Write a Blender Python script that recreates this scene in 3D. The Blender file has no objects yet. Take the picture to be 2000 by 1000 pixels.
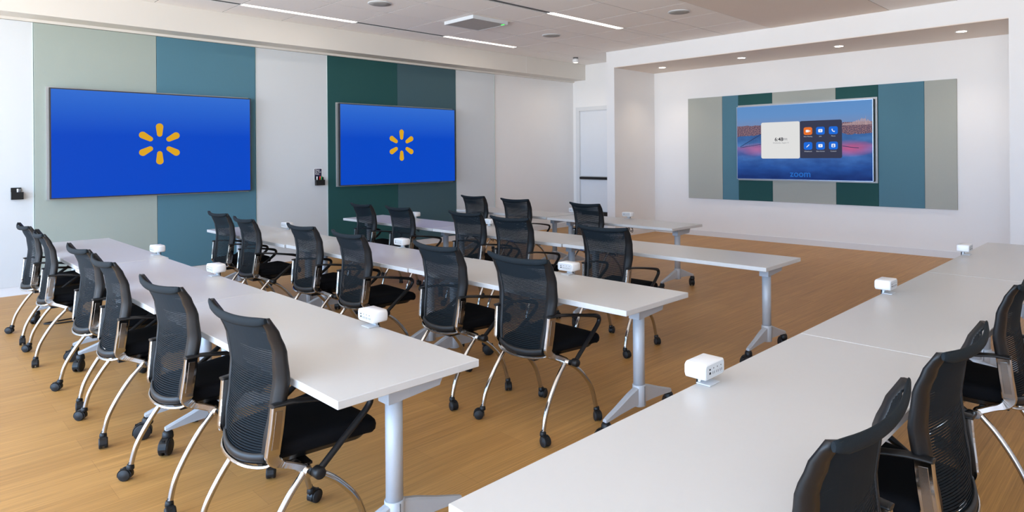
import bpy, bmesh, math, random
from mathutils import Vector, Matrix
random.seed(7)
sc = bpy.context.scene
COL = sc.collection
PI = math.pi

# ------------------------------------------------------------------ camera, sky, exposure
EXPO = 0.84
F_PX, CX, CY, YAW, ROLL, CAMH = 1270.08, 1060.0, 303.85, math.radians(44.244), -0.0075, 1.55
cd = bpy.data.cameras.new('camera'); cam = bpy.data.objects.new('camera', cd); COL.objects.link(cam)
cd.sensor_fit = 'HORIZONTAL'; cd.sensor_width = 36.0
cd.lens = F_PX / 2000 * 36
cd.shift_x = (1000 - CX) / 2000
cd.shift_y = (CY - 500) / 2000
cd.clip_start = 0.05
fw = Vector((-math.sin(YAW), math.cos(YAW), 0)); rt = Vector((math.cos(YAW), math.sin(YAW), 0)); up = Vector((0, 0, 1))
cxv = rt * math.cos(ROLL) + up * math.sin(ROLL); cyv = -rt * math.sin(ROLL) + up * math.cos(ROLL); czv = -fw
cam.matrix_world = Matrix(((cxv.x, cyv.x, czv.x, 0), (cxv.y, cyv.y, czv.y, 0), (cxv.z, cyv.z, czv.z, CAMH), (0, 0, 0, 1)))
sc.camera = cam

w = bpy.data.worlds.new('sky'); sc.world = w; w.use_nodes = True
nt = w.node_tree; bg = nt.nodes['Background']
tc = nt.nodes.new('ShaderNodeTexCoord'); sp = nt.nodes.new('ShaderNodeSeparateXYZ'); rmp = nt.nodes.new('ShaderNodeValToRGB')
nt.links.new(tc.outputs['Generated'], sp.inputs[0])
mr = nt.nodes.new('ShaderNodeMapRange'); mr.inputs[1].default_value = -1; mr.inputs[2].default_value = 1
nt.links.new(sp.outputs[2], mr.inputs[0]); nt.links.new(mr.outputs[0], rmp.inputs[0])
e = rmp.color_ramp.elements
e[0].position = 0.47; e[0].color = (0.94, 1.0, 1.06, 1)       # unseen ground outside, its glow raised to brighten the ceiling
e[1].position = 0.53; e[1].color = (0.46, 0.70, 1.04, 1)        # bright overcast sky
e2 = e.new(1.0); e2.color = (0.42, 0.66, 1.0, 1)
nt.links.new(rmp.outputs[0], bg.inputs[0])
bg.inputs[1].default_value = 6.4

sc.cycles.max_bounces = 16; sc.cycles.diffuse_bounces = 10
vs = sc.view_settings
vs.view_transform = 'Standard'; vs.look = 'None'; vs.gamma = 1.0; vs.use_curve_mapping = False; vs.exposure = EXPO

# room dimensions (camera stands at x=0, y=0)
XL, XR = -9.49, 2.7            # blue-screen wall, opposite wall
YN, YD, YH, YA = -3.7, 10.715, 9.69, 11.0   # window wall, door wall, alcove header face, alcove back wall
ZC, ZA, ZS = 3.50, 3.20, 3.171              # ceiling, alcove ceiling, soffit underside
XS = -9.13                     # soffit face
XA0, XA1, XCOL = -7.55, -1.46, -7.735       # alcove sides, column edge

# window light portal: only guides sampling of the sky through the window opening
pl = bpy.data.lights.new('window_portal', 'AREA'); pl.shape = 'RECTANGLE'; pl.size = XR - XL - 0.4; pl.size_y = 3.0
pl.cycles.is_portal = True
po = bpy.data.objects.new('window_portal', pl); COL.objects.link(po)
po.location = ((XL + XR) / 2, YN + 0.02, 1.68); po.rotation_euler = (PI / 2, 0, 0)

# ------------------------------------------------------------------ materials
def lin(c):
    return tuple((x / 255 / 12.92) if x / 255 <= 0.04045 else ((x / 255 + 0.055) / 1.055) ** 2.4 for x in c)
MATS = {}
def mat(name, col, rough=0.5, metal=0.0, emit=None, estr=0.0, spec=0.5, noise=None, bump=None, coat=0.0):
    m = bpy.data.materials.new(name); m.use_nodes = True
    n = m.node_tree.nodes; l = m.node_tree.links; b = n['Principled BSDF']
    b.inputs['Base Color'].default_value = (*col, 1); b.inputs['Roughness'].default_value = rough
    b.inputs['Metallic'].default_value = metal; b.inputs['Specular IOR Level'].default_value = spec
    b.inputs['Coat Weight'].default_value = coat
    if emit:
        b.inputs['Emission Color'].default_value = (*emit, 1); b.inputs['Emission Strength'].default_value = estr
    if noise or bump:
        t = n.new('ShaderNodeTexCoord')
    if noise:                                   # (scale, amount): gentle tone variation
        nz = n.new('ShaderNodeTexNoise'); nz.inputs['Scale'].default_value = noise[0]; nz.inputs['Detail'].default_value = 3
        l.new(t.outputs['Object'], nz.inputs['Vector'])
        mx = n.new('ShaderNodeMix'); mx.data_type = 'RGBA'
        a = noise[1]
        mx.inputs[6].default_value = (*[c * (1 - a) for c in col], 1); mx.inputs[7].default_value = (*[min(1, c * (1 + a)) for c in col], 1)
        l.new(nz.outputs['Fac'], mx.inputs[0]); l.new(mx.outputs[2], b.inputs['Base Color'])
    if bump:                                    # (scale, strength, distance)
        nb = n.new('ShaderNodeTexNoise'); nb.inputs['Scale'].default_value = bump[0]; nb.inputs['Detail'].default_value = 2
        l.new(t.outputs['Object'], nb.inputs['Vector'])
        bp_ = n.new('ShaderNodeBump'); bp_.inputs['Strength'].default_value = bump[1]; bp_.inputs['Distance'].default_value = bump[2]
        l.new(nb.outputs['Fac'], bp_.inputs['Height']); l.new(bp_.outputs[0], b.inputs['Normal'])
    MATS[name] = m
    return m
def screen_mat(name, rgb):
    """a lit screen surface that shows the given sRGB colour"""
    c = tuple(x / (2 ** EXPO) for x in lin(rgb))
    return mat(name, (0.004, 0.004, 0.005), 0.6, emit=c, estr=1.0, spec=0.05)

M_wall = mat('wall_paint', (0.80, 0.80, 0.80), 0.65, noise=(3, 0.015), bump=(220, 0.05, 0.002))
M_trim = mat('trim_paint', (0.80, 0.80, 0.79), 0.4, noise=(5, 0.01))
M_soff = mat('soffit_paint', (0.68, 0.65, 0.60), 0.6, noise=(3, 0.015))
M_tile = mat('ceiling_tile', (0.90, 0.87, 0.84), 0.85, noise=(60, 0.05), bump=(400, 0.25, 0.002))
M_gyp_bounce = mat('gypsum_bounce_tint', (0.78, 0.70, 0.63), 0.7, noise=(3, 0.02))  # brown tint puts warm light bounced off the floor into the gypsum colour
M_void = mat('ceiling_reveal', (0.035, 0.033, 0.03), 0.9, noise=(20, 0.1))
M_glassb = mat('back_painted_glass', (0.62, 0.655, 0.68), 0.12, noise=(2, 0.01), spec=0.6)
M_glassedge = mat('glass_edge', (0.50, 0.62, 0.60), 0.15, noise=(20, 0.05))
def fabric(name, rgb):
    m = mat(name, rgb, 0.9, spec=0.2, noise=(260, 0.10), bump=(700, 0.35, 0.002))
    return m
M_sage = fabric('fabric_sage', (0.345, 0.395, 0.36))
M_teal = fabric('fabric_blue', (0.085, 0.20, 0.265))
M_dgreen = fabric('fabric_green', (0.022, 0.085, 0.085))
M_slate = fabric('fabric_slate', (0.062, 0.118, 0.140))
M_lgrey = fabric('fabric_grey', (0.385, 0.405, 0.37))
M_top = mat('table_laminate', (0.56, 0.555, 0.545), 0.30, noise=(40, 0.012), spec=0.27)
M_silver = mat('silver_paint', (0.42, 0.45, 0.49), 0.42, 0.1, noise=(300, 0.04))
M_dgrey = mat('grey_plastic', (0.12, 0.125, 0.13), 0.45, noise=(200, 0.06))
M_chrome = mat('chrome', (0.50, 0.49, 0.48), 0.10, 1.0, noise=(8, 0.02))
M_satin = mat('satin_chrome', (0.36, 0.34, 0.32), 0.22, 1.0, noise=(8, 0.03))
M_black = mat('black_plastic', (0.007, 0.0073, 0.0082), 0.42, spec=0.35, noise=(300, 0.15))
M_rubber = mat('black_rubber', (0.010, 0.010, 0.011), 0.6, noise=(200, 0.15))
M_seat = mat('seat_fabric', (0.004, 0.004, 0.005), 0.9, spec=0.12, noise=(400, 0.3), bump=(900, 0.3, 0.002))
M_cord = mat('mesh_cord', (0.0045, 0.0085, 0.012), 0.7, spec=0.15, noise=(500, 0.3))
M_rail = mat('mesh_wrap', (0.006, 0.011, 0.015), 0.7, spec=0.2, noise=(400, 0.35), bump=(600, 0.5, 0.003))
M_white = mat('white_plastic', (0.82, 0.83, 0.84), 0.32, noise=(60, 0.01))
M_wgrey = mat('light_plastic', (0.62, 0.65, 0.68), 0.4, noise=(60, 0.02))
M_hole = mat('socket_hole', (0.01, 0.01, 0.012), 0.6, noise=(50, 0.1))
M_spk = mat('speaker_grille', (0.36, 0.355, 0.34), 0.7, noise=(500, 0.2), bump=(700, 0.4, 0.002))
M_mic = mat('mic_panel', (0.40, 0.385, 0.37), 0.7, noise=(300, 0.1))
M_lamp = mat('lamp_diffuser', (0.9, 0.9, 0.88), 0.4, emit=(1.0, 0.88, 0.76), estr=4.0)
M_down = mat('downlight_lens', (0.9, 0.9, 0.88), 0.4, emit=(1.0, 0.86, 0.70), estr=14.0)
M_led = mat('green_led', (0.02, 0.3, 0.05), 0.4, emit=(0.05, 1.0, 0.08), estr=1.2)
M_bezel = mat('bezel_metal', (0.06, 0.062, 0.066), 0.3, 0.6, noise=(60, 0.05))
M_bezel2 = mat('bezel_silver', (0.30, 0.36, 0.46), 0.3, 0.6, noise=(60, 0.03))
M_alu = mat('mount_aluminium', (0.40, 0.40, 0.40), 0.4, 0.2, noise=(60, 0.03))
M_door = mat('door_paint', (0.70, 0.735, 0.78), 0.45, noise=(4, 0.015))
M_dframe = mat('door_frame_paint', (0.66, 0.68, 0.70), 0.45, noise=(4, 0.015))
M_navy = mat('sign_navy', (0.012, 0.014, 0.05), 0.45, noise=(40, 0.05))
M_ink = mat('sign_white', (0.85, 0.85, 0.86), 0.5, noise=(40, 0.01))
M_redp = mat('marker_red', (0.75, 0.02, 0.02), 0.4, noise=(40, 0.05))
M_greenp = mat('marker_green', (0.02, 0.45, 0.14), 0.4, noise=(40, 0.05))
M_cable = mat('cable_black', (0.010, 0.010, 0.011), 0.5, noise=(80, 0.1))
M_base = mat('baseboard_vinyl', (0.72, 0.73, 0.75), 0.45, noise=(6, 0.015))

def floor_material():
    m = bpy.data.materials.new('oak_plank_floor'); m.use_nodes = True
    n = m.node_tree.nodes; l = m.node_tree.links; b = n['Principled BSDF']
    t = n.new('ShaderNodeTexCoord'); s = n.new('ShaderNodeSeparateXYZ'); l.new(t.outputs['Object'], s.inputs[0])
    c = n.new('ShaderNodeCombineXYZ'); l.new(s.outputs[1], c.inputs[0]); l.new(s.outputs[0], c.inputs[1])
    br = n.new('ShaderNodeTexBrick'); l.new(c.outputs[0], br.inputs['Vector'])
    br.inputs['Scale'].default_value = 1.0; br.inputs['Brick Width'].default_value = 1.22; br.inputs['Row Height'].default_value = 0.182
    br.inputs['Mortar Size'].default_value = 0.0009; br.inputs['Mortar Smooth'].default_value = 0.3
    br.offset = 0.37
    br.inputs['Color1'].default_value = (0.47, 0.248, 0.076, 1); br.inputs['Color2'].default_value = (0.42, 0.216, 0.064, 1)
    br.inputs['Mortar'].default_value = (0.30, 0.15, 0.045, 1)
    def grain(sx, sy, lo, hi, detail):
        mp = n.new('ShaderNodeMapping'); mp.inputs['Scale'].default_value = (sx, sy, 1); l.new(t.outputs['Object'], mp.inputs[0])
        nz = n.new('ShaderNodeTexNoise'); nz.inputs['Scale'].default_value = 1; nz.inputs['Detail'].default_value = detail; nz.inputs['Roughness'].default_value = 0.6
        l.new(mp.outputs[0], nz.inputs['Vector'])
        r = n.new('ShaderNodeMapRange'); r.inputs[1].default_value = 0.3; r.inputs[2].default_value = 0.7; r.inputs[3].default_value = lo; r.inputs[4].default_value = hi
        l.new(nz.outputs['Fac'], r.inputs[0]); return r.outputs[0]
    g1 = grain(130, 1.6, 0.80, 1.16, 3); g2 = grain(38, 0.6, 0.90, 1.10, 2); g3 = grain(330, 5, 0.90, 1.10, 1)
    m1 = n.new('ShaderNodeMath'); m1.operation = 'MULTIPLY'; l.new(g1, m1.inputs[0]); l.new(g2, m1.inputs[1])
    m2 = n.new('ShaderNodeMath'); m2.operation = 'MULTIPLY'; l.new(m1.outputs[0], m2.inputs[0]); l.new(g3, m2.inputs[1])
    mx = n.new('ShaderNodeMix'); mx.data_type = 'RGBA'; mx.blend_type = 'MULTIPLY'; mx.inputs[0].default_value = 1
    l.new(br.outputs['Color'], mx.inputs[6]); l.new(m2.outputs[0], mx.inputs[7]); l.new(mx.outputs[2], b.inputs['Base Color'])
    b.inputs['Roughness'].default_value = 0.46; b.inputs['Specular IOR Level'].default_value = 0.34
    bm_ = n.new('ShaderNodeBump'); bm_.inputs['Strength'].default_value = 0.12; bm_.inputs['Distance'].default_value = 0.001
    l.new(m2.outputs[0], bm_.inputs['Height']); l.new(bm_.outputs[0], b.inputs['Normal'])
    return m
M_floor = floor_material()

# ------------------------------------------------------------------ mesh helpers
def catmull(pts, n=6):
    P = [Vector(p) for p in pts]; out = []
    for i in range(len(P) - 1):
        p0 = P[max(i - 1, 0)]; p1 = P[i]; p2 = P[i + 1]; p3 = P[min(i + 2, len(P) - 1)]
        for k in range(n):
            t = k / n
            out.append(0.5 * ((2 * p1) + (p2 - p0) * t + (2 * p0 - 5 * p1 + 4 * p2 - p3) * t * t + (3 * p1 - p0 - 3 * p2 + p3) * t ** 3))
    out.append(P[-1]); return out
def lerp_table(tab, x):
    for (x0, y0), (x1, y1) in zip(tab, tab[1:]):
        if x <= x1:
            t = (x - x0) / (x1 - x0); t = t * t * (3 - 2 * t) * 0.5 + t * 0.5
            return y0 + (y1 - y0) * t
    return tab[-1][1]
class MB:
    def __init__(s): s.v = []; s.f = []; s.sm = []
    def add(s, vs_, fs, smooth=False):
        o = len(s.v); s.v += [tuple(p) for p in vs_]
        for f in fs: s.f.append(tuple(i + o for i in f)); s.sm.append(smooth)
        return s
    def box(s, x0, x1, y0, y1, z0, z1):
        V = [(x, y, z) for x in (x0, x1) for y in (y0, y1) for z in (z0, z1)]
        return s.add(V, [(0, 1, 3, 2), (4, 6, 7, 5), (0, 4, 5, 1), (2, 3, 7, 6), (0, 2, 6, 4), (1, 5, 7, 3)])
    def loft(s, secs, cap=True, smooth=True, closed=True):
        n = len(secs[0]); V = [p for q in secs for p in q]; fs = []
        for i in range(len(secs) - 1):
            for k in range(n if closed else n - 1):
                a = i * n + k; b = i * n + (k + 1) % n
                fs.append((a, b, b + n, a + n))
        s.add(V, fs, smooth)
        if cap and closed:
            s.add(secs[0], [tuple(range(n))[::-1]]); s.add(secs[-1], [tuple(range(n))])
        return s
    def tube(s, path, r, seg=10, cap=True):
        P = [Vector(p) for p in path]; R = r if isinstance(r, (list, tuple)) else [r] * len(P)
        t = (P[1] - P[0]).normalized(); nrm = t.orthogonal().normalized(); secs = []
        for i, p in enumerate(P):
            t2 = (P[min(i + 1, len(P) - 1)] - P[max(i - 1, 0)]).normalized()
            nrm = (nrm - t2 * nrm.dot(t2)).normalized(); bn = t2.cross(nrm)
            secs.append([p + (nrm * math.cos(a) + bn * math.sin(a)) * R[i] for a in [2 * PI * k / seg for k in range(seg)]])
        return s.loft(secs, cap)
    def ribbon(s, path, side, half_w, half_t):
        """rectangular bar with chamfered edges along a path; `side` is its thickness axis"""
        P = [Vector(p) for p in path]; secs = []; sd = Vector(side).normalized()
        for i, p in enumerate(P):
            t = (P[min(i + 1, len(P) - 1)] - P[max(i - 1, 0)]).normalized(); n = t.cross(sd).normalized()
            hw = half_w[i] if isinstance(half_w, list) else half_w; ht = half_t[i] if isinstance(half_t, list) else half_t
            c = min(hw, ht) * 0.4
            secs.append([p + n * a + sd * b for a, b in ((hw, ht - c), (hw - c, ht), (-hw + c, ht), (-hw, ht - c), (-hw, -ht + c), (-hw + c, -ht), (hw - c, -ht), (hw, -ht + c))])
        return s.loft(secs, True, False)
    def lathe(s, prof, seg=20, axis='Z', at=(0, 0, 0), smooth=True):
        secs = []
        for r, h in prof:
            ring = []
            for k in range(seg):
                a = 2 * PI * k / seg; x, y = r * math.cos(a), r * math.sin(a)
                q = {'Z': (x, y, h), 'X': (h, x, y), 'Y': (y, h, x)}[axis]
                ring.append((q[0] + at[0], q[1] + at[1], q[2] + at[2]))
            secs.append(ring)
        return s.loft(secs, True, smooth)
    def rot(s, ang, about=(0, 0), start=0):
        c, n = math.cos(ang), math.sin(ang)
        for i in range(start, len(s.v)):
            x, y, z = s.v[i]; x -= about[0]; y -= about[1]
            s.v[i] = (x * c - y * n + about[0], x * n + y * c + about[1], z)
        return s
    def mesh(s, name, m, bevel=0.0, smooth_all=None):
        me = bpy.data.meshes.new(name); me.from_pydata(s.v, [], s.f)
        me.polygons.foreach_set('use_smooth', [bool(b) for b in s.sm])
        bm = bmesh.new(); bm.from_mesh(me)
        bmesh.ops.remove_doubles(bm, verts=bm.verts, dist=1e-6)
        if bevel: bmesh.ops.bevel(bm, geom=list(bm.edges), offset=bevel, segments=1, affect='EDGES', profile=0.5)
        bmesh.ops.recalc_face_normals(bm, faces=bm.faces)
        bm.to_mesh(me); bm.free()
        me.materials.append(m); return me
    def build(s, name, m, parent=None, bevel=0.0, loc=None):
        return place(name, s.mesh(name, m, bevel), parent, loc)
def place(name, me, parent=None, loc=None):
    o = bpy.data.objects.new(name, me); COL.objects.link(o)
    if parent: o.parent = parent
    if loc: o.location = loc
    return o
def B(x0, x1, y0, y1, z0, z1): return MB().box(x0, x1, y0, y1, z0, z1)
def rrect(cx, cy, hw, hh, r, n=5):
    out = []
    for qx, qy, a0 in ((1, 1, 0), (-1, 1, PI / 2), (-1, -1, PI), (1, -1, 3 * PI / 2)):
        for k in range(n + 1):
            a = a0 + PI / 2 * k / n
            out.append((cx + qx * (hw - r) + r * math.cos(a), cy + qy * (hh - r) + r * math.sin(a)))
    return out
def tag(o, label=None, cat=None, group=None, kind=None):
    if label: o['label'] = label
    if cat: o['category'] = cat
    if group: o['group'] = group
    if kind: o['kind'] = kind
    return o
def empty(name, loc=(0, 0, 0), rz=0.0):
    o = bpy.data.objects.new(name, None); COL.objects.link(o); o.location = loc; o.rotation_euler.z = rz
    o.empty_display_size = 0.1; return o
def copy_tree(o, parent=None):
    c = o.copy(); COL.objects.link(c); c.parent = parent
    for ch in list(o.children): copy_tree(ch, c)
    return c
def S(o): o['kind'] = 'structure'; return o
def text_mesh(body, size, m, bold=0.0, align='CENTER'):
    cu = bpy.data.curves.new('lettering', 'FONT'); cu.body = body; cu.size = size; cu.align_x = align; cu.align_y = 'CENTER'
    cu.offset = bold; cu.extrude = 0.0004; cu.resolution_u = 3
    ob = bpy.data.objects.new('lettering', cu); COL.objects.link(ob)
    bpy.context.view_layer.update()
    me = bpy.data.meshes.new_from_object(ob.evaluated_get(bpy.context.evaluated_depsgraph_get()))
    bpy.data.objects.remove(ob); bpy.data.curves.remove(cu)
    me.materials.clear(); me.materials.append(m); return me

# ------------------------------------------------------------------ room shell
S(B(XL - 0.2, XR + 0.2, YN - 0.2, YA + 0.2, -0.1, 0).build('floor', M_floor))
wl = S(B(XL - 0.15, XL, YN, YD, 0, ZC + 0.2).build('wall_left', M_wall))
S(B(XL - 0.15, XCOL, YD, YD + 0.15, 0, ZC + 0.2).build('wall_door', M_wall))
S(B(XCOL, XA0, YH, YA, 0, ZC + 0.2).build('wall_column', M_wall))
wa = S(B(XCOL, XA1 + 0.2, YA, YA + 0.15, 0, ZC + 0.2).build('wall_alcove', M_wall))
S(B(XA1, XR + 0.15, YH, YA, 0, ZC + 0.2).build('wall_pier', M_wall))
S(B(XA0, XA1, YH, YA, ZA, ZC + 0.2).build('wall_header', M_wall))
S(B(XR, XR + 0.15, YN, YH, 0, ZC + 0.2).build('wall_right', M_wall))
S(B(XA0, XA1, YH + 0.001, YA, ZA - 0.012, ZA).build('ceiling_alcove', M_gyp_bounce))  # thin skin under the header; floor bounce is in its colour
S(B(XL, XS, YN, YD, ZS, ZC + 0.05).build('trim_soffit', M_soff))
# a fine control joint near the far end of the soffit face
S(B(XS, XS + 0.002, 8.93, 8.936, ZS, ZC).build('trim_joint', M_trim))
# window wall: sill, head, jambs and mullions around a long glazed opening
ww = S(B(XL - 0.15, XR + 0.15, YN - 0.15, YN, 0, 0.18).build('wall_window', M_wall))
B(XL - 0.15, XR + 0.15, YN - 0.15, YN, 3.18, ZC + 0.2).build('window_head', M_wall, ww)
for k in range(9):
    x = XL + 0.0 + (XR - XL) * k / 8
    B(x - 0.035, x + 0.035, YN - 0.12, YN - 0.04, 0.18, 3.18).build('mullion', M_alu, ww)

# ceiling: tiles hung on a grid with thin reveals, a smooth gypsum bay and lamp/diffuser slots
cl = S(B(XL, XR, YN, YD, ZC + 0.03, ZC + 0.1).build('ceiling', M_void))
YL = [YH - 0.805 * k for k in range(0, 18)][::-1]
YL[0] = YN
XT = [(XS, -8.575), (-8.45, -7.66), (-7.66, -6.855), (-6.855, -6.195), (-6.065, -5.26), (-5.26, -4.49), (-2.80, -2.0), (-2.0, -1.2), (-1.2, -0.4), (-0.4, 0.4), (0.4, 1.2), (1.2, 2.0), (2.0, XR)]
G = 0.005
tilemesh = {}
def tile(x0, x1, y0, y1):
    key = (round(x1 - x0, 3), round(y1 - y0, 3))
    if key not in tilemesh:
        hx, hy = key[0] / 2 - G, key[1] / 2 - G
        tilemesh[key] = MB().box(-hx, hx, -hy, hy, 0, 0.002).mesh('ceiling_tile', M_tile)
    place('ceiling_tile', tilemesh[key], cl, ((x0 + x1) / 2, (y0 + y1) / 2, ZC))
for x0, x1 in XT:
    B(x0, x1, YN, YD if x1 < XCOL else YH, ZC + 0.002, ZC + 0.006).build('grid_backing', M_void, cl)
    for y0, y1 in zip(YL, YL[1:]): tile(x0, x1, y0, y1)
for x0, x1 in XT[:3]:
    x1 = min(x1, XCOL) if x0 < XCOL < x1 else x1
    if x0 < XCOL: tile(x0, x1, YH, YH + 0.80); tile(x0, x1, YH + 0.80, YD)
B(-8.45, XCOL, YH, YD, ZC + 0.002, ZC + 0.006).build('grid_backing', M_void, cl)
for x0, x1, y0, y1 in ((-8.575, -8.45, 8.06, YD), (-8.575, -8.45, YN, 1.655), (-6.195, -6.065, 8.06, YH), (-6.195, -6.065, YN, 4.835)):
    B(x0, x1, y0, y1, ZC + 0.002, ZC + 0.006).build('grid_backing', M_void, cl)
tile(-8.575, -8.45, 8.06, YH); tile(-8.575, -8.45, YH, YD)
tile(-6.195, -6.065, 8.06, YH)
B(-4.487, -2.803, YN, YH, ZC - 0.002, ZC + 0.03).build('gypsum_panel', M_gyp_bounce, cl)

# ceiling slots: linear lamps and slot diffusers
def linear_lamp(x0, x1, y0, y1, label):
    t = empty('linear_lamp', ((x0 + x1) / 2, (y0 + y1) / 2, ZC)); hx, hy = (x1 - x0) / 2, (y1 - y0) / 2
    B(-hx, hx, -hy, hy, 0.012, 0.028).build('housing', M_trim, t)
    B(-hx + 0.012, hx - 0.012, -hy + 0.01, hy - 0.01, 0.004, 0.012).build('diffuser', M_lamp, t)
    f = MB(); f.box(-hx, -hx + 0.012, -hy, hy, 0, 0.012); f.box(hx - 0.012, hx, -hy, hy, 0, 0.012); f.box(-hx, hx, -hy, -hy + 0.01, 0, 0.012); f.box(-hx, hx, hy - 0.01, hy, 0, 0.012)
    f.build('trim_frame', M_trim, t)
    tag(t, label, 'lamp', 'recessed linear ceiling lamps')
linear_lamp(-8.575, -8.45, 3.26, 4.885, 'lit linear ceiling lamp along the soffit, above the blue fabric panel')
linear_lamp(-8.575, -8.45, 6.47, 8.055, 'lit linear ceiling lamp along the soffit, nearer the door')
linear_lamp(-6.195, -6.065, 6.44, 8.055, 'lit linear ceiling lamp between two round speakers, farther from the soffit')
def slot_diffuser(x0, x1, y0, y1, nslot, label):
    t = empty('slot_diffuser', ((x0 + x1) / 2, (y0 + y1) / 2, ZC)); hx, hy = (x1 - x0) / 2, (y1 - y0) / 2
    B(-hx, hx, -hy, hy, 0.006, 0.029).build('plenum', M_hole, t)
    wbar = 0.022; step = (2 * hx - wbar) / nslot
    for k in range(nslot + 1):
        B(-hx + k * step, -hx + k * step + wbar, -hy, hy, 0, 0.006).build('blade', M_trim if k in (0, nslot) else M_dgrey, t)
    tag(t, label, 'vent', 'slot air diffusers in the ceiling')
slot_diffuser(-8.575, -8.45, 1.66, 3.255, 1, 'dark slot air diffuser along the soffit, at its window end')
slot_diffuser(-8.575, -8.45, 4.89, 6.465, 1, 'dark slot air diffuser between two linear lamps along the soffit')
slot_diffuser(-6.195, -6.065, 4.84, 6.435, 2, 'double black slot air diffuser leading to the lamp far from the soffit')
tile(-8.575, -8.45, YN, 1.655); tile(-6.195, -6.065, YN, 4.835)

def speaker(x, y, label):
    t = empty('ceiling_speaker', (x, y, ZC))
    MB().lathe([(0.15, -0.0005), (0.15, -0.006), (0.142, -0.010), (0.138, -0.010)], 32).build('rim', M_wgrey, t)
    MB().lathe([(0.138, -0.004), (0.137, -0.011), (0.07, -0.013), (0.001, -0.013)], 32).build('grille', M_spk, t)
    tag(t, label, 'speaker', 'round ceiling speakers')
speaker(-7.235, 4.485, 'round grey ceiling speaker on the window side of the square microphone panel')
speaker(-7.245, 7.66, 'round grey ceiling speaker on the door side of the square microphone panel')
speaker(-4.85, 7.67, 'round grey ceiling speaker next to the smooth ceiling bay, near the alcove')
speaker(-4.88, 6.09, 'round grey ceiling speaker next to the smooth ceiling bay, farther from the alcove')
t = empty('microphone_panel', (-7.26, 6.09, ZC))
MB().box(-0.31, 0.31, -0.31, 0.31, -0.045, -0.0005).build('panel', M_mic, t, 0.004)
f = MB()
for a in ((-0.325, -0.31, -0.325, 0.325), (0.31, 0.325, -0.325, 0.325), (-0.31, 0.31, -0.325, -0.31), (-0.31, 0.31, 0.31, 0.325)): f.box(*a, -0.047, -0.0005)
f.build('edge_frame', M_wgrey, t)
B(0.235, 0.29, 0.270, 0.295, -0.049, -0.045).build('indicator_light', M_led, t)['label'] = 'small green status light'
tag(t, 'square grey ceiling microphone panel with a green light', 'microphone')
# surface spotlight in the door nook
t = empty('ceiling_spotlight', (-8.56, 9.75, ZC))
MB().lathe([(0.05, 0.0), (0.05, -0.03)], 20).build('canopy', M_dgrey, t)
MB().lathe([(0.058, -0.03), (0.062, -0.06), (0.060, -0.105), (0.054, -0.105), (0.05, -0.098)], 24).build('shade', M_white, t)
MB().lathe([(0.05, -0.094), (0.045, -0.10), (0.001, -0.101)], 20).build('lens', M_down, t)
tag(t, 'small white cylinder spotlight on the ceiling in the door nook', 'lamp')
def spot(x, y, z, power, name, size=1.9, blend=1.0):
    l = bpy.data.lights.new(name, 'SPOT'); l.energy = power; l.color = (1.0, 0.83, 0.66); l.spot_size = size; l.spot_blend = blend; l.shadow_soft_size = 0.05
    o = bpy.data.objects.new(name, l); COL.objects.link(o); o.location = (x, y, z)
spot(-8.56, 9.75, ZC - 0.12, 14, 'spotlight_glow', 2.6)
for i, (x, y) in enumerate(((-6.90, 10.32), (-5.29, 10.30), (-3.68, 10.28), (-2.07, 10.26))):
    t = empty('recessed_downlight', (x, y, ZA - 0.012))
    MB().lathe([(0.078, 0.0), (0.078, -0.005), (0.062, -0.006), (0.060, -0.003)], 28).build('trim_ring', M_white, t)
    MB().lathe([(0.060, -0.0015), (0.059, -0.005), (0.001, -0.006)], 28).build('lens', M_down, t)
    tag(t, ('lit recessed downlight in the alcove ceiling, %s from the door' % ('first', 'second', 'third', 'fourth')[i]), 'lamp', 'recessed downlights in the alcove')
    spot(x, y, ZA - 0.03, 22, 'downlight_glow')

# baseboards and door
S(B(XL, XL + 0.012, YN, YD, 0, 0.10).build('baseboard_left', M_base))
S(B(XA0, XA1, YA - 0.012, YA, 0, 0.10).build('baseboard_alcove', M_base))
S(B(XA0, XA0 + 0.012, YH, YA - 0.012, 0, 0.10).build('baseboard_column', M_base))
S(B(XA1, XR, YH - 0.012, YH, 0, 0.10).build('baseboard_pier', M_base))
S(B(XL, XS - 0.25, YD - 0.012, YD, 0, 0.10).build('baseboard_door', M_base))
d = S(B(-9.27, -7.80, YD - 0.018, YD, 0.005, 2.50).build('door_1', M_door))
f = MB(); f.box(-9.375, -9.28, YD - 0.045, YD, 0, 2.59); f.box(-9.28, -7.74, YD - 0.045, YD, 2.51, 2.59); f.box(-9.30, -9.272, YD - 0.028, YD, 0, 2.53); f.box(-9.28, -7.74, YD - 0.028, YD, 2.49, 2.53)
f.build('door_frame', M_dframe, d)
MB().box(-9.26, -8.0, YD - 0.075, YD - 0.045, 1.035, 1.085).build('push_bar', M_black, d, 0.004)
MB().box(-9.26, -8.0, YD - 0.046, YD - 0.018, 1.025, 1.10).build('push_bar_housing', M_alu, d)
MB().box(-9.22, -8.0, YD - 0.06, YD - 0.018, 0.27, 0.355).build('lower_rail', M_black, d, 0.004)

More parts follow.
